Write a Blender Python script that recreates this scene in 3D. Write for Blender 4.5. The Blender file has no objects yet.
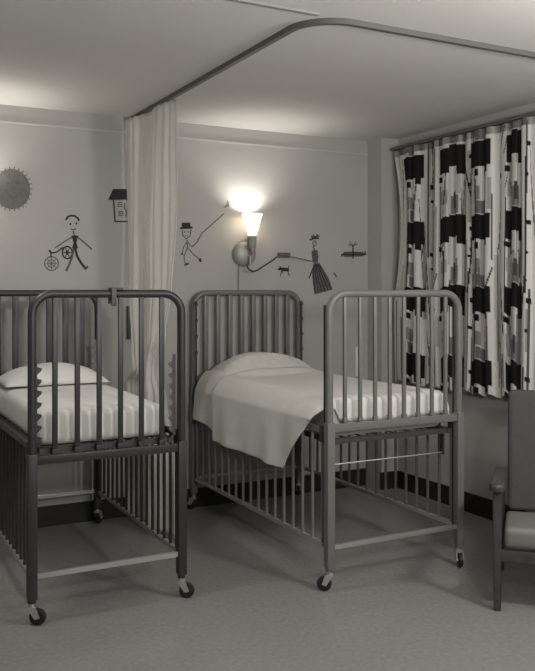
import bpy, bmesh, math, random
from mathutils import Vector, Matrix
random.seed(7)
S = bpy.context.scene
COL = S.collection
PI = math.pi

# ------------------------------------------------------------------ camera
H = 1.5                       # lens height (m)
YAW = math.radians(27.7)      # camera turned right of the room's depth axis
FPX, CX, HOR = 832.0, 267.5, 291.0
cd = bpy.data.cameras.new('camera'); cam = bpy.data.objects.new('camera', cd); COL.objects.link(cam)
cam.location = (0, 0, H); cam.rotation_euler = (PI/2, 0, -YAW)
cd.sensor_width = 36; cd.sensor_fit = 'AUTO'; cd.lens = FPX/671*36
cd.shift_y = (HOR-335.5)/671; cd.clip_start = .05
S.camera = cam
S.view_settings.view_transform = 'Standard'; S.view_settings.look = 'None'
S.view_settings.gamma = 1; S.view_settings.exposure = .2

WALL_Y, WALL_X, CEIL = 5.35, 3.84, 2.66

# ------------------------------------------------------------------ materials
def tone(v): return (v, v*.98, v*.935, 1)
def mat(name, v, rough=.6, metal=0., noise=0., nscale=8., bump=0., bscale=60., spec=.5):
    m = bpy.data.materials.new(name); m.use_nodes = True
    nt = m.node_tree; b = nt.nodes['Principled BSDF']
    b.inputs['Base Color'].default_value = tone(v)
    b.inputs['Roughness'].default_value = rough; b.inputs['Metallic'].default_value = metal
    b.inputs['Specular IOR Level'].default_value = spec
    tc = nt.nodes.new('ShaderNodeTexCoord')
    if noise:
        n = nt.nodes.new('ShaderNodeTexNoise'); n.inputs['Scale'].default_value = nscale; n.inputs['Detail'].default_value = 5
        nt.links.new(tc.outputs['Object'], n.inputs['Vector'])
        r = nt.nodes.new('ShaderNodeValToRGB')
        r.color_ramp.elements[0].position = .3; r.color_ramp.elements[1].position = .7
        r.color_ramp.elements[0].color = tone(v*(1-noise)); r.color_ramp.elements[1].color = tone(min(1, v*(1+noise)))
        nt.links.new(n.outputs['Fac'], r.inputs['Fac']); nt.links.new(r.outputs['Color'], b.inputs['Base Color'])
    if bump:
        n2 = nt.nodes.new('ShaderNodeTexNoise'); n2.inputs['Scale'].default_value = bscale; n2.inputs['Detail'].default_value = 3
        nt.links.new(tc.outputs['Object'], n2.inputs['Vector'])
        bp = nt.nodes.new('ShaderNodeBump'); bp.inputs['Strength'].default_value = bump; bp.inputs['Distance'].default_value = .01
        nt.links.new(n2.outputs['Fac'], bp.inputs['Height']); nt.links.new(bp.outputs['Normal'], b.inputs['Normal'])
    return m
M = dict(
    wall=mat('painted_plaster', .40, .75, noise=.03, nscale=3, bump=.08, bscale=120),
    ceil=mat('ceiling_plaster', .60, .85, noise=.03, nscale=2, bump=.08, bscale=140),
    floor=mat('linoleum', .25, .24, noise=.10, nscale=45, bump=.02, bscale=12),
    black=mat('black_rubber_base', .012, .5, noise=.2),
    paint=mat('grey_bed_enamel', .15, .38, noise=.04, nscale=20),
    paint_shaded=mat('bed_enamel_shade_darkened', .028, .42, noise=.05, nscale=20),  # left crib's backlit, shaded look put into a darker enamel colour
    steel=mat('bright_steel', .55, .32, metal=.7),
    dsteel=mat('dark_steel', .06, .5, metal=.3),
    rubber=mat('caster_rubber', .012, .55),
    sheet=mat('white_cotton', .68, .9, noise=.03, nscale=10, bump=.25, bscale=14, spec=.2),
    spread=mat('woven_bedspread', .64, .92, noise=.05, nscale=30, bump=.3, bscale=16, spec=.2),
    blanket=mat('pale_blanket', .70, .92, noise=.03, nscale=14, bump=.25, bscale=12, spec=.2),
    wood=mat('dark_wood', .055, .45, noise=.25, nscale=14),
    uphol=mat('grey_upholstery', .065, .9, noise=.1, nscale=80),
    cushion=mat('pale_seat_vinyl', .17, .55, noise=.05),
    chrome=mat('satin_lamp_metal', .34, .45, metal=.25),
    cord=mat('dark_cord', .07, .5),
    ink=mat('black_paint', .02, .8, noise=.4, nscale=60),
    ink_mid=mat('grey_paint', .10, .8, noise=.3, nscale=60),
    ink_lt=mat('light_grey_paint', .14, .8, noise=.15, nscale=40),
    track=mat('ceiling_track_metal', .13, .45, metal=.3),
    track_lt=mat('pale_track_metal', .27, .5),
    white=mat('white_enamel', .80, .5),
    trim=mat('pale_trim', .48, .6),
)
# translucent cubicle curtain
def cloth_trans(name, v, mixf):
    m = mat(name, v, .95, noise=.02, spec=.1); nt = m.node_tree
    out = nt.nodes['Material Output']; b = nt.nodes['Principled BSDF']
    t = nt.nodes.new('ShaderNodeBsdfTranslucent'); t.inputs['Color'].default_value = tone(v)
    mx = nt.nodes.new('ShaderNodeMixShader'); mx.inputs[0].default_value = mixf
    nt.links.new(b.outputs[0], mx.inputs[1]); nt.links.new(t.outputs[0], mx.inputs[2]); nt.links.new(mx.outputs[0], out.inputs[0])
    return m
M['voile'] = cloth_trans('white_cubicle_cloth', .86, .40)
def print_cloth():
    m = mat('printed_drapery', .5, .95, spec=.1); nt = m.node_tree; b = nt.nodes['Principled BSDF']
    a = nt.nodes.new('ShaderNodeVertexColor'); a.layer_name = 'print'
    nt.links.new(a.outputs['Color'], b.inputs['Base Color'])
    return m
M['print'] = print_cloth()
def shade_glass():
    m = mat('lit_opal_glass', .35, .4); b = m.node_tree.nodes['Principled BSDF']
    nt = m.node_tree; t = nt.nodes.new('ShaderNodeBsdfTranslucent'); t.inputs['Color'].default_value = (.75, .70, .62, 1)
    mx = nt.nodes.new('ShaderNodeMixShader'); mx.inputs[0].default_value = .5
    nt.links.new(b.outputs[0], mx.inputs[1]); nt.links.new(t.outputs[0], mx.inputs[2]); nt.links.new(mx.outputs[0], nt.nodes['Material Output'].inputs[0])
    b.inputs['Emission Color'].default_value = (1, .93, .82, 1); b.inputs['Emission Strength'].default_value = .62
    return m
M['opal'] = shade_glass()

# ------------------------------------------------------------------ mesh helpers
class MB:
    def __init__(self): self.bm = bmesh.new()
    def box(self, a, b, bev=0., seg=2):
        x0, y0, z0 = a; x1, y1, z1 = b
        r = bmesh.ops.create_cube(self.bm, size=1)
        for v in r['verts']:
            v.co = Vector(((x0+x1)/2+v.co.x*(x1-x0), (y0+y1)/2+v.co.y*(y1-y0), (z0+z1)/2+v.co.z*(z1-z0)))
        if bev:
            es = list({e for v in r['verts'] for e in v.link_edges})
            bmesh.ops.bevel(self.bm, geom=es, offset=bev, segments=seg, profile=.6, affect='EDGES')
        return self
    def tube(self, pts, r, n=10, closed=False, cap=True, rad=None):
        pts = [Vector(p) for p in pts]; N = len(pts); rings = []
        up = None
        for i, p in enumerate(pts):
            if closed: t = (pts[(i+1) % N]-pts[i-1]).normalized()
            else: t = (pts[min(i+1, N-1)]-pts[max(i-1, 0)]).normalized()
            if up is None:
                up = Vector((0, 0, 1)) if abs(t.z) < .9 else Vector((1, 0, 0))
            u = (up - t*up.dot(t)).normalized(); up = u; w = t.cross(u)
            rr = rad[i] if rad else r
            rings.append([self.bm.verts.new(p+u*rr*math.cos(2*PI*k/n)+w*rr*math.sin(2*PI*k/n)) for k in range(n)])
        for i in range(N if closed else N-1):
            A, B = rings[i], rings[(i+1) % N]
            for k in range(n):
                self.bm.faces.new((A[k], A[(k+1) % n], B[(k+1) % n], B[k]))
        if cap and not closed:
            self.bm.faces.new(rings[0][::-1]); self.bm.faces.new(rings[-1])
        return self
    def lathe(self, prof, n=28, M4=None, close=False):
        """prof: list of (r, z) revolved about z, then moved by M4."""
        rings = []
        for r, z in prof:
            rings.append([self.bm.verts.new(Vector((r*math.cos(2*PI*k/n), r*math.sin(2*PI*k/n), z))) for k in range(n)])
        for i in range(len(prof)-1):
            for k in range(n):
                self.bm.faces.new((rings[i][k], rings[i][(k+1) % n], rings[i+1][(k+1) % n], rings[i+1][k]))
        if close:
            for k in range(n): self.bm.faces.new((rings[-1][k], rings[-1][(k+1) % n], rings[0][(k+1) % n], rings[0][k]))
        else:
            if prof[0][0] > 1e-5: self.bm.faces.new(rings[0][::-1])
            if prof[-1][0] > 1e-5: self.bm.faces.new(rings[-1])
        if M4:
            for rg in rings:
                for v in rg: v.co = M4 @ v.co
        return self
    def prism(self, poly, vec):
        """planar polygon (list of 3d points) pushed along vec."""
        vec = Vector(vec)
        a = [self.bm.verts.new(Vector(p)) for p in poly]; b = [self.bm.verts.new(Vector(p)+vec) for p in poly]
        n = len(poly)
        self.bm.faces.new(a); self.bm.faces.new(b[::-1])
        for i in range(n): self.bm.faces.new((a[i], b[i], b[(i+1) % n], a[(i+1) % n]))
        return self
    def grid(self, fn, nu, nv):
        vs = [[self.bm.verts.new(Vector(fn(i/nu, j/nv))) for j in range(nv+1)] for i in range(nu+1)]
        for i in range(nu):
            for j in range(nv):
                self.bm.faces.new((vs[i][j], vs[i+1][j], vs[i+1][j+1], vs[i][j+1]))
        return vs
    def build(self, name, m, parent=None, smooth=True, angle=40):
        bmesh.ops.remove_doubles(self.bm, verts=self.bm.verts, dist=1e-6)
        bmesh.ops.recalc_face_normals(self.bm, faces=self.bm.faces)
        me = bpy.data.meshes.new(name); self.bm.to_mesh(me); self.bm.free()
        me.materials.append(m)
        if smooth:
            for p in me.polygons: p.use_smooth = True
            try: me.set_sharp_from_angle(angle=math.radians(angle))
            except Exception: pass
        o = bpy.data.objects.new(name, me); COL.objects.link(o)
        if parent: o.parent = parent
        return o

def empty(name, loc, rz=0):
    o = bpy.data.objects.new(name, None); COL.objects.link(o)
    o.location = loc; o.rotation_euler = (0, 0, rz); o.empty_display_size = .1
    return o
def tag(o, label=None, cat=None, group=None, kind=None):
    if label: o['label'] = label
    if cat: o['category'] = cat
    if group: o['group'] = group
    if kind: o['kind'] = kind
    return o
def struct(name, a, b, m, bev=0):
    o = MB().box(a, b, bev).build(name, m, smooth=bool(bev)); o['kind'] = 'structure'; return o

# ------------------------------------------------------------------ the room
X0, Y0 = -1.5, -1.6
struct('floor', (X0-.1, Y0-.1, -.1), (WALL_X+.1, WALL_Y+.1, 0), M['floor'])
struct('ceiling', (X0-.1, Y0-.1, CEIL), (WALL_X+.1, WALL_Y+.1, CEIL+.1), M['ceil'])
struct('wall_back', (X0-.1, WALL_Y, 0), (WALL_X+.1, WALL_Y+.1, CEIL), M['wall'])
struct('wall_right', (WALL_X, Y0-.1, 0), (WALL_X+.1, WALL_Y, CEIL), M['wall'])
struct('wall_left', (X0-.1, Y0-.1, 0), (X0, WALL_Y, CEIL), M['wall'])
struct('wall_pilaster', (3.685, 5.165, 0), (WALL_X, WALL_Y, CEIL), M['wall'])
struct('baseboard_back', (X0, WALL_Y-.012, 0), (3.685, WALL_Y, .13), M['black'])
struct('baseboard_right', (WALL_X-.012, Y0, 0), (WALL_X, 5.153, .13), M['black'])
struct('baseboard_pilaster', (3.673, 5.153, 0), (WALL_X, 5.165, .13), M['black'])
struct('trim_1', (X0, WALL_Y-.007, 2.548), (3.685, WALL_Y, 2.560), M['trim'], .002)

# ------------------------------------------------------------------ cubicle curtain tracks on the ceiling
tx, ty, tr = 1.785, 2.985, .20
pts = [(tx, 5.33, 0)] + [(tx, 5.33-(5.33-ty-tr)*k/12, 0) for k in range(1, 12)]
for k in range(0, 11):
    a = PI - k*PI/2/10
    pts.append((tx+tr + tr*math.cos(a), ty+tr - tr*math.sin(PI-a), 0))
pts += [(tx+tr+(WALL_X-tx-tr-.02)*k/8, ty, 0) for k in range(1, 9)]
def ribbon(mb, pts, w, z0, z1):
    L, R = [], []
    for i, p in enumerate(pts):
        p = Vector(p); t = (Vector(pts[min(i+1, len(pts)-1)])-Vector(pts[max(i-1, 0)])).normalized(); n = Vector((-t.y, t.x, 0))
        L.append((p+n*w/2)); R.append((p-n*w/2))
    q = [[mb.bm.verts.new((v.x, v.y, z)) for v in side] for side, z in ((L, z0), (R, z0), (R, z1), (L, z1))]
    for i in range(len(pts)-1):
        for a in range(4):
            A, B = q[a], q[(a+1) % 4]
            mb.bm.faces.new((A[i], A[i+1], B[i+1], B[i]))
    mb.bm.faces.new([s[0] for s in q]); mb.bm.faces.new([s[-1] for s in q])
    return mb
o = ribbon(MB(), pts, .026, CEIL-.024, CEIL).build('curtain_track', M['track'], angle=30)
tag(o, 'grey curved metal curtain track on ceiling bending to the right', 'curtain track')
o = ribbon(MB(), [(X0+.02, ty, 0), (tx+.02, ty, 0)], .022, CEIL-.008, CEIL).build('curtain_track', M['track_lt'], angle=30)
tag(o, 'pale straight curtain track on ceiling running off left from the bend', 'curtain track')

# ------------------------------------------------------------------ cubicle curtain (white, gathered, pinched between the beds)
def lerp(a, b, t): return a+(b-a)*t
def table(tab, z):
    for (za, va), (zb, vb) in zip(tab, tab[1:]):
        if z >= zb:
            t = (z-zb)/(za-zb); t = t*t*(3-2*t)
            return lerp(vb, va, t)
    return tab[-1][1]
near = [(2.62, 4.55), (2.2, 4.57), (1.5, 4.66), (1.25, 4.74), (1.0, 4.86), (.85, 4.76), (.5, 4.64), (.03, 4.62)]
far_ = [(2.62, 5.31), (2.0, 5.30), (1.5, 5.26), (1.12, 5.17), (1.0, 5.13), (.9, 5.30), (.03, 5.31)]
NP = 10
ph = [random.uniform(-.5, .5) for _ in range(NP+2)]
def cub(u, v):
    z = lerp(2.625, .035, v)
    a, b = table(near, z), table(far_, z)
    w = (b-a)/.8
    k = u*NP; i = int(min(k, NP-1)); f = k-i
    j = lerp(ph[i], ph[i+1], f)
    y = lerp(a, b, u + .012*math.sin(u*40+z*1.5)*min(u, 1-u)*4)
    amp = (.007 + .006*min(1, v*1.8)) * (.5+.5*math.sin(i*2.4+1)**2) * (.5+.5*min(1, min(u, 1-u)*6))
    x = 1.785 - .05*u + amp*math.sin(2*PI*(u*NP) + j*1.2 + .35*math.sin(z*2.1+i)) + .008*math.sin(7*u+z*4)
    x += .028*math.sin(u*11.3+.6+.25*z)*(.5+.5*v)*min(1, (1-u)*5)
    y += .010*math.sin(z*6 + u*9)*(1 if v > .3 else v/.3)*min(1, (1-u)*8)
    return (x, min(y, 5.325), z)
mb = MB(); mb.grid(cub, 260, 90)
cc = mb.build('cubicle_curtain', M['voile'], angle=180)
cc.modifiers.new('thick', 'SOLIDIFY').thickness = .0015
tag(cc, 'white gathered cubicle curtain hanging from ceiling track between the two cribs', 'curtain')
# small glides that hang it on the track
for k in range(9):
    y = 4.58+.085*k; MB().tube([(1.79, y, CEIL-.026), (1.783, y, CEIL-.050)], .005, 6).build('curtain_glide', M['steel'], cc)

# ------------------------------------------------------------------ printed window drapery on right wall
YA, YB, ZT, ZB = 5.10, 3.30, 2.555, .825     # far edge, near edge
CW, RH = .335, .478
random.seed(11)
DK, MID, LT = .014, .15, .33
rects = []      # (u0,u1,z0,z1,value) in cloth metres
def R_(cu, zc, a, b, c, d, t): rects.append((cu+a*sw, cu+b*sw, zc+c, zc+d, t))
for k in range(70):
    a = random.uniform(0, YA-YB); w = random.uniform(.008, .03); zt = random.uniform(1.0, ZT); ln = random.uniform(.2, .8)
    rects.append((a, a+w, zt-ln, zt, random.choice([.26, .32, .40, .42])))
for c, (cu, sw) in enumerate([(.235, 1.42), (.64, 1.3), (.95, 1.2), (1.23, .95), (1.50, 1.0), (1.76, 1.0)]):
    for r in range(0, 5):
        zc = 2.395 - r*RH + (.012 if c % 2 else 0)
        if c % 2 == 0:
            R_(cu, zc, -.09, .075, -.080, .085, DK); R_(cu, zc, .035, .062, -.125, -.07, DK)
            R_(cu, zc, -.055, -.015, -.145, -.10, DK)
            R_(cu, zc, -.03, .03, .09, .17, MID); R_(cu, zc, -.06, .0, -.30, -.21, MID*1.6)
            R_(cu, zc, .12, .145, -.175, -.145, DK); R_(cu, zc, .125, .142, -.27, -.25, DK)
        else:
            R_(cu, zc, -.075, .0, -.10, .075, DK); R_(cu, zc, .0, .055, -.055, .095, DK); R_(cu, zc, .055, .095, -.115, .085, DK)
            R_(cu, zc, -.085, -.04, -.155, -.118, DK)
            R_(cu, zc, -.07, -.01, -.31, -.22, LT); R_(cu, zc, .01, .06, .10, .22, MID*1.2); R_(cu, zc, .02, .045, .14, .25, .06)
            R_(cu, zc, .14, .165, -.03, .0, DK); R_(cu, zc, .135, .15, -.21, -.19, DK)
lines = []
for k in range(150):
    a = random.uniform(0, YA-YB); zt = random.uniform(1.0, ZT); ln = random.uniform(.2, .9); sl = random.choice([0, 0, 0, 0, 0, .05, -.06, .14, -.2])
    lines.append((a, zt, ln if abs(sl) < .1 else ln*.4, sl, random.choice([.03, .08, .16])))
def print_at(u, z):
    v = .58
    for a, b, c, d, t in rects:
        if a <= u <= b and c <= z <= d: v = t
    if v > .1:
        for a, zt, ln, sl, t in lines:
            if zt-ln <= z <= zt and abs(u-(a+sl*(zt-z))) < .0032: v = min(v, t)
    if z > ZT-.05: v = min(v, .12 + .2*(.5+.5*math.sin(u*55)))
    return v
NF = 17
random.seed(5)
fp = [random.uniform(-.9, .9) for _ in range(NF+2)]
def drape(u, v):
    z = lerp(ZT, ZB, v)
    k = u*NF; i = int(min(k, NF-1)); f = k-i; j = lerp(fp[i], fp[i+1], f)
    amp = lerp(.012, .024, min(1, v*1.6)) * (.35+.65*math.sin(i*1.9+.6)**2)
    x = WALL_X-.085 + amp*math.sin(2*PI*u*NF + j + .3*math.sin(z*1.7+i*.8))
    y = YA - u*(YA-YB) + .007*math.sin(4*PI*u*NF+j)
    if u < .14:    # far edge is drawn in a little in mid height
        e = (1-u/.14)
        y += e*(.02 - .16*math.sin(PI*min(1, max(0, (2.56-z)/1.15)))**1.0*.55)
    x += .010*math.sin(z*3+u*20)*v + .016*math.sin(u*31+.8)
    return (x, y, z - .012*math.sin(2*PI*u*NF+j)*v)
NU, NV = 460, 310
mb = MB(); mb.grid(drape, NU, NV)
mb.bm.verts.ensure_lookup_table()
dp = mb.build('window_drapery', M['print'], angle=180)
ca = dp.data.color_attributes.new('print', 'FLOAT_COLOR', 'POINT')
for idx, vtx in enumerate(dp.data.vertices):
    i, j = divmod(idx, NV+1)
    v = print_at(i/NU*(YA-YB), lerp(ZT, ZB, j/NV))
    ca.data[idx].color = tone(v)
dp.modifiers.new('thick', 'SOLIDIFY').thickness = .002
tag(dp, 'pale window drapery printed with black blocks and thin lines on right wall', 'curtain')
o = MB().box((WALL_X-.10, YB-.05, ZT+.004), (WALL_X-.055, YA+.03, ZT+.022), .004).build('traverse_rod', M['track'])
for y in (YA-.1, (YA+YB)/2, YB+.1): MB().box((WALL_X-.06, y-.012, ZT+.006), (WALL_X, y+.012, ZT+.020)).build('bracket', M['track'], o)
tag(o, 'grey traverse rod along top of the printed drapery under ceiling', 'curtain rod')

# ------------------------------------------------------------------ hospital cribs
def arc_u(w, zt, rc, zb):
    """inverted U in the local x-z plane"""
    p = [(-w/2, 0, zb), (-w/2, 0, zt-rc-.3), (-w/2, 0, zt-rc)]
    for k in range(1, 9):
        a = PI - k*PI/2/8; p.append((-w/2+rc+rc*math.cos(a), 0, zt-rc+rc*math.sin(a)))
    for k in range(0, 9):
        a = PI/2 - k*PI/2/8; p.append((w/2-rc+rc*math.cos(a), 0, zt-rc+rc*math.sin(a)))
    p += [(w/2, 0, zt-rc-.3), (w/2, 0, zb)]
    return p
def crib(label, w, L, loc, nslat, ngate, railz, yaws, paint, slat_r, rz=0, kind='A'):
    root = empty('hospital_crib', loc, rz)
    tag(root, label, 'crib', 'hospital cribs')
    zt, r, low = 1.487, .0195, .217
    for end, yy in (('footboard', -L/2), ('headboard', L/2)):
        u = MB(); u.tube([(x, yy, z) for x, _, z in arc_u(w, zt, .095, .10)], r, 14)
        fb = u.build(end, paint, root)
        for zz, hh, nm in ((railz, .020, 'cross_rail'), (low, .012, 'bottom_rail')):
            MB().box((-w/2+r*.6, yy-.012, zz-hh), (w/2-r*.6, yy+.012, zz+hh), .004).build(nm, paint if nm == 'cross_rail' else M['steel'], fb)
        for k in range(nslat):
            x = -w/2 + w*(k+1)/(nslat+1)
            m = MB()
            hw = slat_r*(1.5 if end == 'headboard' else 1); m.box((x-hw, yy-.008, railz+.01), (x+hw, yy+.008, zt-r*.4), .005)
            m.box((x-slat_r-.002, yy-.010, railz+.015), (x+slat_r+.002, yy+.010, railz+.045), .003)
            m.build('slat', paint, fb)
        k = 0
        for sx in (-1, 1):
            # square lower sleeve on post, stem and caster
            m = MB(); m.box((sx*w/2-.022, yy-.022, .115), (sx*w/2+.022, yy+.022, railz+.03), .006)
            m.build('post_sleeve', paint, fb)
            a = yaws[(end, sx)]
            d = Vector((math.cos(a), math.sin(a), 0)); n = Vector((-d.y, d.x, 0))
            P = Vector((sx*w/2, yy, 0)); C = P + d*.026 + Vector((0, 0, .038))
            m = MB(); m.tube([P+Vector((0, 0, .12)), P+Vector((0, 0, .082))], .012, 10)
            m.tube([P+Vector((0, 0, .086)), P+Vector((0, 0, .076))], .020, 12)
            for s in (-1, 1):
                q = n*s*.016
                m.prism([P+q-d*.018+Vector((0, 0, .084)), P+q+d*.022+Vector((0, 0, .084)), C+q+d*.013+Vector((0, 0, -.002)), C+q-d*.010+Vector((0, 0, -.008))], n*s*.003)
            m.tube([C-n*.021, C+n*.021], .006, 8)
            ca = m.build('caster', M['steel'], root)
            # wheel
            R = Matrix.Translation(C) @ Matrix(((d.x, 0, n.x, 0), (d.y, 0, n.y, 0), (0, 1, 0, 0), (0, 0, 0, 1)))
            m = MB(); m.lathe([(.008, -.009), (.030, -.012), (.0365, -.008), (.038, 0), (.0365, .008), (.030, .012), (.008, .009)], 26, R)
            m.build('wheel', M['rubber'], ca)
            # toothed height rack inside the post
            sy = -1 if end == 'footboard' else 1
            m = MB(); xr = sx*(w/2-.028); yr = yy - sy*.034
            poly = [(xr+sx*.010, yr, .79)]
            poly.append((xr, yr, .79))
            for t in range(7):
                z = .80+.053*t
                poly += [(xr-sx*.002, yr, z), (xr-sx*.022, yr, z+.018), (xr-sx*.024, yr, z+.030), (xr-sx*.004, yr, z+.036)]
            poly += [(xr, yr, 1.19), (xr+sx*.010, yr, 1.19)]
            m.prism(poly, (0, -sy*.010, 0))
            if kind == 'A': m.build('tooth_rack', paint if not (sx > 0) else M['paint'], root, smooth=False)
            # gate guide rod and its lugs
            xg, yg = sx*(w/2), yy - sy*.045
            m = MB(); m.tube([(xg, yg, .18), (xg, yg, 1.43)], .006, 8)
            m.tube([(xg, yg, 1.42), (xg, yy, 1.42)], .005, 6); m.tube([(xg, yg, .19), (xg, yy, .19)], .005, 6)
            g = m.build('guide_rod', M['dsteel'], root)
            for zz in ((1.41, 1.30, 1.19, 1.08) if end == 'headboard' else ()):
                MB().tube([(xg, yg-.004*sy, zz-.011), (xg, yg-.004*sy, zz+.011)], .010, 8).build('lug', M['dsteel'], g)
    # lowered side gates
    for sx in (-1, 1):
        y0, y1 = -L/2+.062, L/2-.062; gt = .795; xg = sx*(w/2)
        m = MB(); m.box((xg-.011, y0-.014, gt-.015), (xg+.011, y1+.014, gt+.015), .005)
        for y in (y0, y1): m.tube([(xg, y, low), (xg, y, gt)], .010, 8)
        gate = m.build('side_gate', paint, root)
        MB().box((xg-.012, y0-.014, low-.011), (xg+.012, y1+.014, low+.011), .004).build('gate_rail', M['steel'], gate)
        for k in range(ngate):
            y = y0+(y1-y0)*(k+1)/(ngate+1)
            MB().tube([(xg, y, low), (xg, y, gt)], .0085, 8).build('gate_bar', paint, gate)
        for y in (y0-.004, y1+.004):
            MB().box((xg-.016, y-.016, gt-.06), (xg+.016, y+.016, gt+.022), .005).build('gate_latch', M['dsteel'], gate)
    # spring bed
    m = MB(); dz = .033 if kind == 'A' else 0; z0, z1 = .725+dz, .752+dz
    for sx in (-1, 1): m.box((sx*(w/2-.05)-.012, -L/2+.015, z0), (sx*(w/2-.05)+.012, L/2-.015, z1))
    for sy in (-1, 1): m.box((-w/2+.04, sy*(L/2-.035)-.012, z0), (w/2-.04, sy*(L/2-.035)+.012, z1))
    sf = m.build('spring_frame', M['dsteel'], root, smooth=False)
    m = MB()
    for k in range(1, 12): m.tube([(-w/2+.05, -L/2+.03+(L-.06)*k/12, .742+dz), (w/2-.05, -L/2+.03+(L-.06)*k/12, .742+dz)], .004, 6)
    for k in range(1, 7): m.tube([(-w/2+.05+(w-.10)*k/7, -L/2+.03, .740+dz), (-w/2+.05+(w-.10)*k/7, L/2-.03, .740+dz)], .004, 6)
    m.build('spring_wires', M['dsteel'], sf)
    if kind == 'B': MB().tube([(-w/2+.02, -L/2+.10, .605), (w/2-.02, -L/2+.10, .605)], .004, 8).build('tie_rod', M['steel'], root)
    for sx in ((-1, 1) if kind == 'B' else ()):
        MB().box((sx*(w/2-.03)-.006, -L/2+.088, .595), (sx*(w/2-.03)+.006, -L/2+.112, .73)).build('hanger', M['dsteel'], root, smooth=False)
    return root
LB = dict(x0=.800, x1=1.520, y0=3.80, y1=5.25)
RB = dict(x0=2.208, x1=3.038, y0=3.54, y1=5.295)
cribA = crib('dark grey barred hospital crib at the left with curtain beyond its right side', LB['x1']-LB['x0'], LB['y1']-LB['y0'],
     ((LB['x0']+LB['x1'])/2, (LB['y0']+LB['y1'])/2, 0), 6, 14, (.737),
     {('footboard', -1): math.radians(-28), ('footboard', 1): math.radians(-30), ('headboard', -1): 1.2, ('headboard', 1): .8}, M['paint_shaded'], .0125)
cribB = crib('light grey hospital crib at the right below the lit wall lamp', RB['x1']-RB['x0'], RB['y1']-RB['y0'],
     ((RB['x0']+RB['x1'])/2, (RB['y0']+RB['y1'])/2, 0), 8, 15, .812,
     {('footboard', -1): math.radians(150), ('footboard', 1): math.radians(-115), ('headboard', -1): 2.2, ('headboard', 1): 1.0}, M['paint'], .0105, kind='B')
# clamp over top rail of left crib
cl = MB(); yb = LB['y0']; xb = 1.205
cl.box((xb-.045, yb-.026, 1.5075), (xb+.012, yb+.026, 1.516), .002).box((xb-.045, yb-.030, 1.43), (xb-.022, yb-.0215, 1.514), .002).box((xb-.045, yb+.0215, 1.44), (xb-.022, yb+.030, 1.514), .002)
cl = cl.build('rail_clip', M['dsteel']); tag(cl, 'small dark metal clip hooked over top rail of the left crib', 'clip')

# ------------------------------------------------------------------ bedding
def rounded_slab(name, m, x0, x1, y0, y1, z0, z1, bev, puff=0., nz=.0, seed=1):
    mb = MB(); mb.box((x0, y0, z0), (x1, y1, z1), bev, 5)
    bm = mb.bm
    bmesh.ops.subdivide_edges(bm, edges=[e for e in bm.edges if e.calc_length() > .25], cuts=9, use_grid_fill=True)
    from mathutils import noise
    for v in bm.verts:
        a = (v.co.x-x0)/(x1-x0)*2-1; b = (v.co.y-y0)/(y1-y0)*2-1
        k = max(0, 1-a**4)*max(0, 1-b**4)
        if v.co.z > (z0+z1)/2: v.co.z += puff*k
        n = noise.noise_vector(v.co*5+Vector((seed*3.1, 0, 0)))
        v.co += Vector((n.x, n.y, n.z*.6 if v.co.z > z0+.02 else abs(n.z)*.2))*nz
    return mb.build(name, m, angle=180)
mA = rounded_slab('crib_mattress', M['sheet'], LB['x0']+.050, LB['x1']-.060, LB['y0']+.062, LB['y1']-.07, .786, .945, .045, .012, .006, 2)
tag(mA, 'white sheeted mattress lying in the left crib', 'mattress')
mB = rounded_slab('crib_mattress', M['sheet'], RB['x0']+.050, RB['x1']-.060, RB['y0']+.062, RB['y1']-.07, .752, .914, .045, .0, .003, 5)
tag(mB, 'white sheeted mattress under blanket in the right crib', 'mattress')
def pillow(name, x0, x1, y0, y1, z0, h, m):
    mb = MB()
    def top(u, v):
        a, b = u*2-1, v*2-1
        k = (max(0, 1-abs(a)**2.6)*max(0, 1-abs(b)**2.4))**.75
        pin = 1-.05*(1-abs(a))**1
        return (lerp(x0, x1, u), lerp((y0+y1)/2, lerp(y0, y1, v), pin), z0 + .010 + k*(h-.010) + .004*math.sin(u*17+v*9)*k)
    def bot(u, v):
        a, b = u*2-1, v*2-1
        k = (max(0, 1-abs(a)**2.6)*max(0, 1-abs(b)**2.4))**.75
        pin = 1-.05*(1-abs(a))**1
        return (lerp(x0, x1, u), lerp((y0+y1)/2, lerp(y0, y1, v), pin), z0 + .010 - k*.009)
    mb.grid(top, 30, 22); mb.grid(bot, 30, 22)
    bmesh.ops.remove_doubles(mb.bm, verts=mb.bm.verts, dist=1e-5)
    return mb.build(name, m, angle=180)
p = pillow('pillow', LB['x0']+.055, LB['x1']-.062, 4.74, 5.175, .957, .115, M['sheet'])
tag(p, 'white pillow at the head of the left crib', 'pillow')

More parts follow.
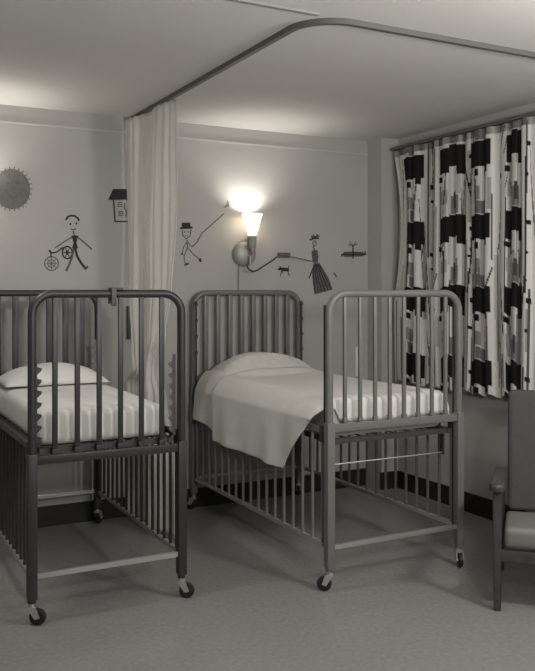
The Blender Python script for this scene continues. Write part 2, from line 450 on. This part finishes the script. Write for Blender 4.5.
# bedspread and blanket on the right crib: profile across the bed
def drape_sheet(name, m, ya, yb, hem, ztop, lab, cat, xo=0., right_hem=.80, wrap=0, seed=1, thick=.006):
    """hem(y) gives height of left hem, ztop(t,y) height of top where t runs 0..1 across mattress."""
    xl, xr = RB['x0']-.030-xo, RB['x1']+.0-xo*0
    ml, mr = RB['x0']+.055, RB['x1']-.062
    mb = MB()
    def wy(y, kk):     # foot end: run on over the mattress edge, then hang down
        return y if kk <= 0 else lerp(ya+(yb-ya)*.10, ya-.058, min(1, kk/.4))
    def wz(kk): return .12*max(0, kk-.38)/.62
    def f(u, v):
        y = lerp(ya, yb, v)
        zh = hem(y); kw = max(0, (.10-v)/.10)*wrap
        if u < .42:
            s = u/.42; zt = ztop(0, y)-.035
            if s < .72:
                k = s/.72
                z = lerp(zh, .835+xo*.5, k); x = xl - .012*math.sin(y*11+seed)*(1-k) - .006*math.sin(y*23+seed*2)*(1-k)
            else:
                k = (s-.72)/.28; k2 = math.sin(k*PI/2)
                x = lerp(xl, ml+.012, k**1.1); z = lerp(.835+xo*.5, ztop(.02, y), k2) - wz(kw*.68)*k
                y = lerp(y, wy(y, kw*.68), k)
            return (x, y, z)
        t = (u-.42)/.46
        if t <= 1:
            kk = kw*ss(-.08, .05, t)
            return (lerp(ml+.012, mr-.012, t), wy(y, kk), ztop(max(t, .02), y)-wz(kk))
        k = (u-.88)/.12
        return (mr-.012 + (.030+xo*.6)*math.sin(min(1, k*1.6)*PI/2), wy(y, kw), lerp(ztop(1, y)-wz(kw), right_hem, k))
    mb.grid(f, 110, 90)
    o = mb.build(name, m, angle=180)
    sm = o.modifiers.new('thick', 'SOLIDIFY'); sm.thickness = thick; sm.offset = 0
    tag(o, lab, cat); return o
def ss(a, b, x):
    t = min(1, max(0, (x-a)/(b-a))); return t*t*(3-2*t)
def spread_top(t, y):
    bump = .135*ss(4.80, 5.02, y)*(1-.25*ss(5.10, 5.2, y))*(max(0, 1-abs(t*2-1)**2.6))**.62
    return .938 + bump + .006*math.sin(t*9+y*7)
drape_sheet('bedspread', M['spread'], 4.80, 5.195, lambda y: lerp(.565, .64, ss(4.7, 5.2, y)), spread_top,
            'pale grey woven bedspread over the pillow end of the right crib', 'bedspread')
def blanket_top(t, y):
    return .948 + .05*ss(4.76, 4.90, y)*(max(0, 1-abs(t*2-1)**2.4)) + .004*math.sin(t*8-y*5)
def blanket_hem(y):
    return .545 if y > 3.93 else lerp(.545, .84, ((3.93-y)/(3.93-3.66))**.8)
drape_sheet('blanket', M['blanket'], 3.645, 4.87, blanket_hem, blanket_top,
            'smooth pale blanket hanging over left side of the right crib, corner pulled up', 'blanket', xo=.022, seed=1, wrap=1)

# ------------------------------------------------------------------ wall lamps
def wall_lamp(X, lit_label, power, with_cord):
    Zc = 1.5+37/832*3.967*1.5
    root = empty('wall_lamp', (X, WALL_Y, Zc)); tag(root, lit_label, 'wall lamp')
    Rw = Matrix(((1, 0, 0, 0), (0, 0, -1, 0), (0, 1, 0, 0), (0, 0, 0, 1)))  # lathe z -> -y
    m = MB(); m.lathe([(.088, 0), (.088, .030), (.080, .048), (.060, .060), (.02, .066), (0, .067)], 36, Rw); m.build('wall_plate', M['chrome'], root)
    sx, sy = .022, -.105
    m = MB(); m.tube([(sx, -.05, .0), (sx, sy+.02, .004), (sx, sy, .02), (sx, sy, .05)], .011, 10); m.build('arm', M['chrome'], root)
    T = Matrix.Translation((sx, sy, 0))
    m = MB(); m.lathe([(.018, .036), (.026, .044), (.030, .060), (.032, .105), (.036, .112), (.036, .122), (.0, .122)], 24, T); m.build('socket', M['chrome'], root)
    m = MB(); m.lathe([(.030, .118), (.036, .15), (.049, .20), (.063, .25), (.074, .278), (.071, .279), (.059, .25), (.045, .20), (.032, .15), (.027, .120)], 32, T, close=True)
    m.build('lamp_shade', M['opal'], root)
    m = MB(); m.lathe([(0.0, .124), (.012, .126), (.013, .14), (.022, .155), (.022, .165), (.010, .176), (0, .178)], 16, T); m.build('bulb', M['opal'], root)
    m = MB(); m.tube([(.018, -.064, -.030), (.018, -.090, -.034)], .008, 8); m.tube([(.018, -.084, -.020), (.018, -.084, -.075)], .012, 10); m.build('switch', M['chrome'], root)
    m = MB(); m.tube([(-.040, -.02, -.075), (-.040, -.012, -.16), (-.040, -.006, -.27)], .0022, 6); m.build('pull_cord', M['ink_mid'], root)
    if with_cord:
        # flexible lead with an in-line box
        def w(px, py, d=.03): 
            r = (px-CX)/FPX; f = (WALL_Y-d)/(math.cos(YAW)-math.sin(YAW)*r)
            return Vector(((math.sin(YAW)+math.cos(YAW)*r)*f - X, -d, H-(py-HOR)/FPX*f - Zc))
        ctl = [w(246.5, 264, .084), w(248, 268, .075), w(252, 271, .06), w(257, 270.5, .05), w(264, 266, .04), w(272, 261, .035), w(279, 256, .03), w(290, 256.5, .03), w(302, 259, .03), w(313, 261.5, .012)]
        P = []
        for i in range(len(ctl)-1):
            p0, p1, p2, p3 = ctl[max(i-1, 0)], ctl[i], ctl[i+1], ctl[min(i+2, len(ctl)-1)]
            for k in range(6):
                t = k/6; P.append(.5*((2*p1)+(p2-p0)*t+(2*p0-5*p1+4*p2-p3)*t*t+(3*p1-p0-3*p2+p3)*t**3))
        P.append(ctl[-1])
        m = MB(); m.tube(P, .0065, 8, rad=[.0055 if k < 36 else .0028 for k in range(len(P))]); cd_ = m.build('lead', M['cord'], root)
        a, b = w(279, 252.5, .045), w(290.5, 257.5, .045)
        MB().box((a.x, -.05, b.z), (b.x, -.012, a.z), .006).build('inline_box', M['ink_mid'], cd_)
    l = bpy.data.lights.new('lamp_bulb_light', 'POINT'); l.energy = power; l.shadow_soft_size = .035; l.color = (1, .95, .88)
    lo = bpy.data.objects.new('lamp_bulb_light', l); COL.objects.link(lo); lo.parent = root; lo.location = (sx, sy, .212)
    return root
wall_lamp(1.74*1.5, 'lit wall lamp with flared glass shade above the right crib', 12.5, True)
wall_lamp(.46*1.5, 'lit wall lamp with flared glass shade left of the painted sun', 17, False)

# ------------------------------------------------------------------ painted figures on the back wall (flat paint films)
def wp(px, py):
    r = (px-CX)/FPX; f = WALL_Y/(math.cos(YAW)-math.sin(YAW)*r)
    return Vector(((math.sin(YAW)+math.cos(YAW)*r)*f, WALL_Y-.0005, H-(py-HOR)/FPX*f))
PXM = .0070
def stroke(mb, pts, wpx):
    P = [wp(*p) for p in pts]
    mb.tube([(p.x, 0, p.z) for p in P], wpx*PXM/2, 6)
def flat(mb, lift=0):
    """press strokes to a 2 mm film on the wall"""
    for v in mb.bm.verts: v.co.y = WALL_Y - .001 - lift*.5 + max(-1, min(1, v.co.y/.01))*(.001+lift*.5)
    return mb
def disc(mb, c, rx, ry, n=22, hole=None):
    C = wp(*c); p = [(C.x+rx*PXM*math.cos(2*PI*k/n), .01, C.z+ry*PXM*math.sin(2*PI*k/n)) for k in range(n)]
    mb.prism(p, (0, -.02, 0))
def ring(mb, c, rx, ry, wpx, n=22):
    C = wp(*c); mb.tube([(C.x+rx*PXM*math.cos(2*PI*k/n), 0, C.z+ry*PXM*math.sin(2*PI*k/n)) for k in range(n)], wpx*PXM/2, 6, closed=True)
def poly(mb, pts):
    mb.prism([(wp(*p).x, .01, wp(*p).z) for p in pts], (0, -.02, 0))
def film(name, mb, m, parent=None, lift=0): return flat(mb, lift).build(name, m, parent, smooth=False)

# sun
root = MB(); disc(root, (12, 189), 16, 18, 36); sun = film('painted_sun', root, M['ink_lt'])
tag(sun, 'grey painted round sun with short rays at left on the wall', 'wall painting')
r_ = MB()
for k in range(26):
    a = 2*PI*k/26
    stroke(r_, [(12+17.5*math.cos(a), 189+19.5*math.sin(a)), (12+20.5*math.cos(a), 189+22.5*math.sin(a))], .8)
film('rays', r_, M['ink_mid'], sun)
r_ = MB(); disc(r_, (18, 183), 1.2, 1.2); disc(r_, (8, 183), 1.2, 1.2); stroke(r_, [(8, 196), (13, 199), (18, 195)], 1.2); film('face', r_, M['ink_mid'], sun, .001)
# boy with tricycle
r_ = MB(); poly(r_, [(71.5, 235.5), (78, 235.5), (76.5, 243), (78, 248), (75, 250), (72, 248), (73.5, 243)])
boy = film('painted_boy', r_, M['ink'])
tag(boy, 'painted stick figure boy walking beside a wheeled toy above left crib', 'wall painting')
r_ = MB(); stroke(r_, [(75, 247), (77, 256), (81, 263), (86, 269), (87.5, 266)], 2.2); film('leg', r_, M['ink'], boy)
r_ = MB(); stroke(r_, [(74, 247), (72, 257), (69, 265), (66, 271)], 2.0); film('leg', r_, M['ink_mid'], boy)
r_ = MB(); stroke(r_, [(77.5, 237), (85, 243), (92, 249.5)], 1.4); stroke(r_, [(72, 237), (64, 242), (55, 248)], 1.2); film('arms', r_, M['ink_mid'], boy)
r_ = MB(); stroke(r_, [(66, 220), (67.5, 217), (71, 215.5), (75, 216), (78, 218.5), (79, 221)], 1.8); film('hair', r_, M['ink'], boy)
r_ = MB(); disc(r_, (70.3, 224), .9, 1.0); disc(r_, (76.3, 223.5), .9, 1.0); stroke(r_, [(70.5, 229), (73.5, 230), (76, 228.5)], .9); stroke(r_, [(73.3, 231), (74.3, 235.5)], 1.2)
film('face', r_, M['ink'], boy)
# wheeled toy
r_ = MB(); ring(r_, (51.5, 263.5), 6.3, 6.3, 1.0); ring(r_, (51.5, 263.5), 3.4, 3.4, .7)
for k in range(4): stroke(r_, [(51.5+6*math.cos(k*PI/4), 263.5+6*math.sin(k*PI/4)), (51.5-6*math.cos(k*PI/4), 263.5-6*math.sin(k*PI/4))], .6)
toy = film('painted_tricycle', r_, M['ink_mid']); tag(toy, 'painted toy with two spoked wheels left of the stick boy', 'wall painting')
r_ = MB(); ring(r_, (67.3, 252.5), 4.6, 5.6, 1.4); disc(r_, (67.3, 252.5), 1.5, 2)
for k in range(3): stroke(r_, [(67.3+4*math.cos(k*PI/3), 252.5+5*math.sin(k*PI/3)), (67.3-4*math.cos(k*PI/3), 252.5-5*math.sin(k*PI/3))], .8)
stroke(r_, [(49, 250), (52, 253), (57, 252), (62, 248), (66, 247)], 1.4); stroke(r_, [(49, 250), (51, 254), (51, 258)], 1.2); film('front_wheel', r_, M['ink'], toy)
# house
r_ = MB(); poly(r_, [(113, 189), (134, 189), (138, 199.5), (108, 200)]); hs = film('painted_house', r_, M['ink'])
tag(hs, 'painted little house with black roof half hidden by the white curtain', 'wall painting')
r_ = MB(); stroke(r_, [(113.5, 200), (115, 221.5)], 1.4); stroke(r_, [(114.5, 221.5), (133, 221.5)], 1.2); stroke(r_, [(133, 200), (133, 221.5)], 1.2); film('walls', r_, M['ink'], hs)
r_ = MB()
for c in ((120, 204.5), (121, 213.5)):
    x, y = c
    stroke(r_, [(x-2, y-2), (x+2, y-2), (x+2, y+2), (x-2, y+2), (x-2, y-2)], .9); stroke(r_, [(x-2, y), (x+2, y)], .7)
stroke(r_, [(125, 203), (124, 208), (127, 212), (125, 217)], 1.1); film('windows', r_, M['ink_mid'], hs)
# man with hat
r_ = MB(); poly(r_, [(181.5, 222.8), (190, 222.5), (190.5, 226.5), (192.5, 226.5), (192.5, 228.6), (180, 229.2), (180, 227.4), (182, 226.8)])
man = film('painted_man', r_, M['ink']); tag(man, 'painted stick man in black hat holding a long pole', 'wall painting')
r_ = MB(); stroke(r_, [(182, 230), (182.5, 235), (186, 239), (190, 236), (191, 229.5)], .9); disc(r_, (184.6, 232), .7, .8); disc(r_, (188.7, 232), .7, .8); stroke(r_, [(185, 236), (188, 236)], .8); film('face', r_, M['ink'], man)
r_ = MB(); stroke(r_, [(187, 239.5), (187.5, 248)], 1.4); stroke(r_, [(187, 242), (183.5, 247), (182, 254)], 1.0); stroke(r_, [(187.5, 242), (192, 247)], 1.0)
stroke(r_, [(187.5, 247.5), (184, 256), (184.5, 263), (187, 263.5)], 1.1); stroke(r_, [(187.5, 247.5), (193, 254), (200, 259.5)], 1.1); film('body', r_, M['ink_mid'], man)
r_ = MB(); disc(r_, (182, 254), 1, 1.2); poly(r_, [(184, 264.5), (188.5, 262.5), (189, 264.2), (185, 266)]); poly(r_, [(198.5, 259.8), (200.8, 257.6), (201.6, 262), (199.8, 262)]); film('shoes', r_, M['ink'], man)
r_ = MB(); stroke(r_, [(192, 247), (197, 242), (202, 233), (210, 226), (223.5, 214)], 1.3); film('pole', r_, M['ink_mid'], man)
# bird on pole
r_ = MB(); poly(r_, [(223, 207), (226, 205), (227.5, 200), (229, 203), (229.5, 206), (227, 207.2), (224.5, 207.6)]); b = film('painted_bird', r_, M['ink_lt'])
tag(b, 'faint painted bird in the lamp glow at tip of the pole', 'wall painting')
# mark right of curtain
r_ = MB(); stroke(r_, [(175.2, 203.2), (176, 205.2)], 1.3); stroke(r_, [(174.8, 207.2), (176.6, 207)], 1.2); b = film('painted_mark', r_, M['ink']); tag(b, 'small black painted mark just right of the white curtain', 'wall painting')
# lady in long skirt
r_ = MB(); poly(r_, [(313.5, 263.5), (319, 262.5), (324, 270), (329, 279), (332.5, 289.5), (324, 292), (314.5, 294.5), (313, 285), (312, 274)])
lady = film('painted_lady', r_, M['ink_mid'])
tag(lady, 'painted lady in long dark skirt and feathered hat', 'wall painting')
r_ = MB()
for k in range(6): stroke(r_, [(313.8+k*1.0, 264.2), (313.2+k*2.0, 275-k*.4), (315+k*3.2, 293-k*.8)], 1.7)
for k in range(4): stroke(r_, [(313.5+k*.4, 271+k*6), (320+k*2.4, 268+k*6)], .8)
film('skirt_folds', r_, M['ink'], lady, .001)
r_ = MB(); poly(r_, [(311.5, 252), (314, 249), (317, 250.5), (318.5, 256), (317.5, 262.5), (313.5, 263.5), (312, 258)]); film('bodice', r_, M['ink_mid'], lady)
r_ = MB()
for k in range(4): stroke(r_, [(312, 252+k*3), (318, 251+k*3.2)], 1.2)
stroke(r_, [(313, 250), (314, 262)], 1.0); stroke(r_, [(317, 251), (317.5, 261)], 1.0); film('bodice_lines', r_, M['ink'], lady, .001)
r_ = MB(); ring(r_, (314.5, 243.3), 2.3, 2.8, 1); stroke(r_, [(313, 246), (314.5, 249.5)], 1.5); disc(r_, (313.7, 242.8), .6, .7); disc(r_, (315.6, 242.6), .6, .7); film('head', r_, M['ink_mid'], lady)
r_ = MB(); stroke(r_, [(309.5, 240), (314, 238.3), (319, 238.2)], 1.9); stroke(r_, [(311, 236.3), (314, 238), (318, 234.6)], 1.6); stroke(r_, [(312.5, 234.8), (315.5, 238)], 1.5); stroke(r_, [(316, 236.6), (319.5, 236.2)], 1.2); film('hat', r_, M['ink'], lady)
r_ = MB(); stroke(r_, [(314, 265), (311.5, 272), (309, 278)], 1.5); film('arm', r_, M['ink'], lady)
# dog
r_ = MB(); poly(r_, [(281, 267.5), (288.5, 268), (289, 271.5), (281.5, 271.2)]); dog = film('painted_dog', r_, M['ink']); tag(dog, 'small black painted dog beneath the lamp lead', 'wall painting')
r_ = MB(); poly(r_, [(277.3, 269.3), (279, 268), (280, 266), (281.5, 268), (281, 270.3), (278.5, 270.4)]); film('head', r_, M['ink'], dog)
for q, wq, nq in (([(281.5, 271), (280.3, 276)], 1, 'leg'), ([(287.5, 271), (289.3, 276)], 1.1, 'leg'), ([(282.5, 271), (283, 274)], .8, 'leg'), ([(288.5, 268.5), (288.8, 265.5)], .9, 'tail')):
    r_ = MB(); stroke(r_, q, wq); film(nq, r_, M['ink'], dog)
# tree / perch
r_ = MB(); poly(r_, [(341, 254.5), (345.5, 252), (352, 251.5), (359, 252), (365.5, 253.2), (366.5, 255), (361, 256.4), (352, 256.8), (345, 257)])
t_ = film('painted_plane', r_, M['ink_mid']); tag(t_, 'dark scribbled flying shape painted right of the lady', 'wall painting')
r_ = MB()
for k in range(9): stroke(r_, [(341+k*2.6, 256.6-.1*k), (345+k*2.6, 251.6)], 1.1)
stroke(r_, [(341, 254.6), (366, 254.3)], 1.5); film('scribble', r_, M['ink'], t_, .001)
r_ = MB(); stroke(r_, [(352.8, 246), (353, 258.5)], 1.8); film('mast', r_, M['ink'], t_, .001)
r_ = MB(); stroke(r_, [(348.5, 244.2), (353, 246), (357.5, 243.8)], 1.3); stroke(r_, [(349.5, 241.6), (353, 245.5), (356, 241.3)], 1.2); film('propeller', r_, M['ink_mid'], t_)
r_ = MB(); stroke(r_, [(333.5, 272.5), (336.5, 277)], 1.4); t_ = film('painted_mark', r_, M['ink']); tag(t_, 'short black painted dash between the lady and the flying shape', 'wall painting')

# small fittings on back wall
a, b = wp(126.5, 306), wp(129.8, 339)
o = MB().box((a.x, WALL_Y-.022, b.z), (b.x, WALL_Y, a.z), .004).build('wall_bracket', M['dsteel']); tag(o, 'narrow dark bracket on wall just left of the white curtain', 'bracket')
a, b = wp(355.3, 347), wp(360.3, 376)
o = MB().box((a.x, WALL_Y-.012, b.z), (b.x, WALL_Y, a.z), .004).build('conduit_cover', M['white']); tag(o, 'narrow upright white cover on wall behind right crib', 'wall plate')

# ------------------------------------------------------------------ armchair
ch = empty('armchair', (2.775, 2.961, 0), math.radians(45)); tag(ch, 'wooden armchair with pale seat cushion at right edge of the floor', 'chair')
# local: origin at near-left front leg; chair depth runs along +x', width along -y'
D, W = .62, .60
def leg(x, y, z, lean=0.):
    m = MB(); s = .021
    vs = [m.bm.verts.new(p) for p in ((x-s*.8, y-s*.8, 0), (x+s*.8, y-s*.8, 0), (x+s*.8, y+s*.8, 0), (x-s*.8, y+s*.8, 0), (x-s+lean, y-s, z), (x+s+lean, y-s, z), (x+s+lean, y+s, z), (x-s+lean, y+s, z))]
    for f in ((3, 2, 1, 0), (4, 5, 6, 7), (0, 1, 5, 4), (1, 2, 6, 5), (2, 3, 7, 6), (3, 0, 4, 7)): m.bm.faces.new([vs[i] for i in f])
    bmesh.ops.bevel(m.bm, geom=m.bm.edges[:], offset=.004, segments=2, affect='EDGES')
    return m.build('leg', M['wood'], ch)
for y in (0, -W):
    leg(0, y, .575); leg(D-.02, y, .52, -.01)
    m = MB()
    m.box((-.045, y-.032, .575), (D-.02, y+.032, .603), .012, 3)
    for v in m.bm.verts: v.co.z -= .085*max(0, v.co.x)
    m.lathe([(0, -.016), (.033, -.016), (.036, -.008), (.036, .008), (.030, .016), (0, .016)], 20, Matrix.Translation((-.045, y, .588)))
    m.build('armrest', M['wood'], ch)
    MB().box((0, y-.012, .235), (D-.03, y+.012, .288), .004).build('side_rail', M['wood'], ch)
MB().box((-.012, -W, .235), (.012, 0, .288), .004).build('front_rail', M['wood'], ch)
m = MB(); m.box((-.02, -W+.03, .295), (D-.10, -.03, .395), .035, 5)
for v in m.bm.verts: v.co.z -= .10*max(0, v.co.x)*(v.co.z-.295)/.1
so = m.build('seat_cushion', M['cushion'], ch, angle=180)
m = MB(); m.box((D-.13, -W+.035, .35), (D-.03, -.035, .965), .035, 5)
for v in m.bm.verts: v.co.x += (v.co.z-.40)*.17
m.build('backrest', M['uphol'], ch, angle=180)

# ------------------------------------------------------------------ light
def area(name, loc, target, size, energy, color=(1, .98, .95)):
    l = bpy.data.lights.new(name, 'AREA'); l.energy = energy; l.size = size; l.color = color; l.shape = 'DISK'
    o = bpy.data.objects.new(name, l); COL.objects.link(o); o.location = loc
    d = Vector(target)-Vector(loc); o.rotation_euler = d.to_track_quat('-Z', 'Y').to_euler(); return o
def unseen_point(name, loc, energy):
    l = bpy.data.lights.new(name, 'POINT'); l.energy = energy; l.shadow_soft_size = .14; l.color = (1, .98, .95)
    o = bpy.data.objects.new(name, l); COL.objects.link(o); o.location = loc
area('ceiling_lamp', (.30, 3.70, 2.62), (.45, 3.75, 0), .35, 12)
unseen_point('right_key_unseen', (2.95, 1.35, 2.25), 84)  # unseen key light from the right; its globe fixture is invented
area('bounce_fill', (1.5, .6, 1.75), (1.6, 1.8, 2.66), .30, 40)  # added fill, aimed up to brighten the ceiling evenly
w = bpy.data.worlds.new('world'); S.world = w; w.use_nodes = True
w.node_tree.nodes['Background'].inputs[0].default_value = (1, .97, .92, 1); w.node_tree.nodes['Background'].inputs[1].default_value = .02
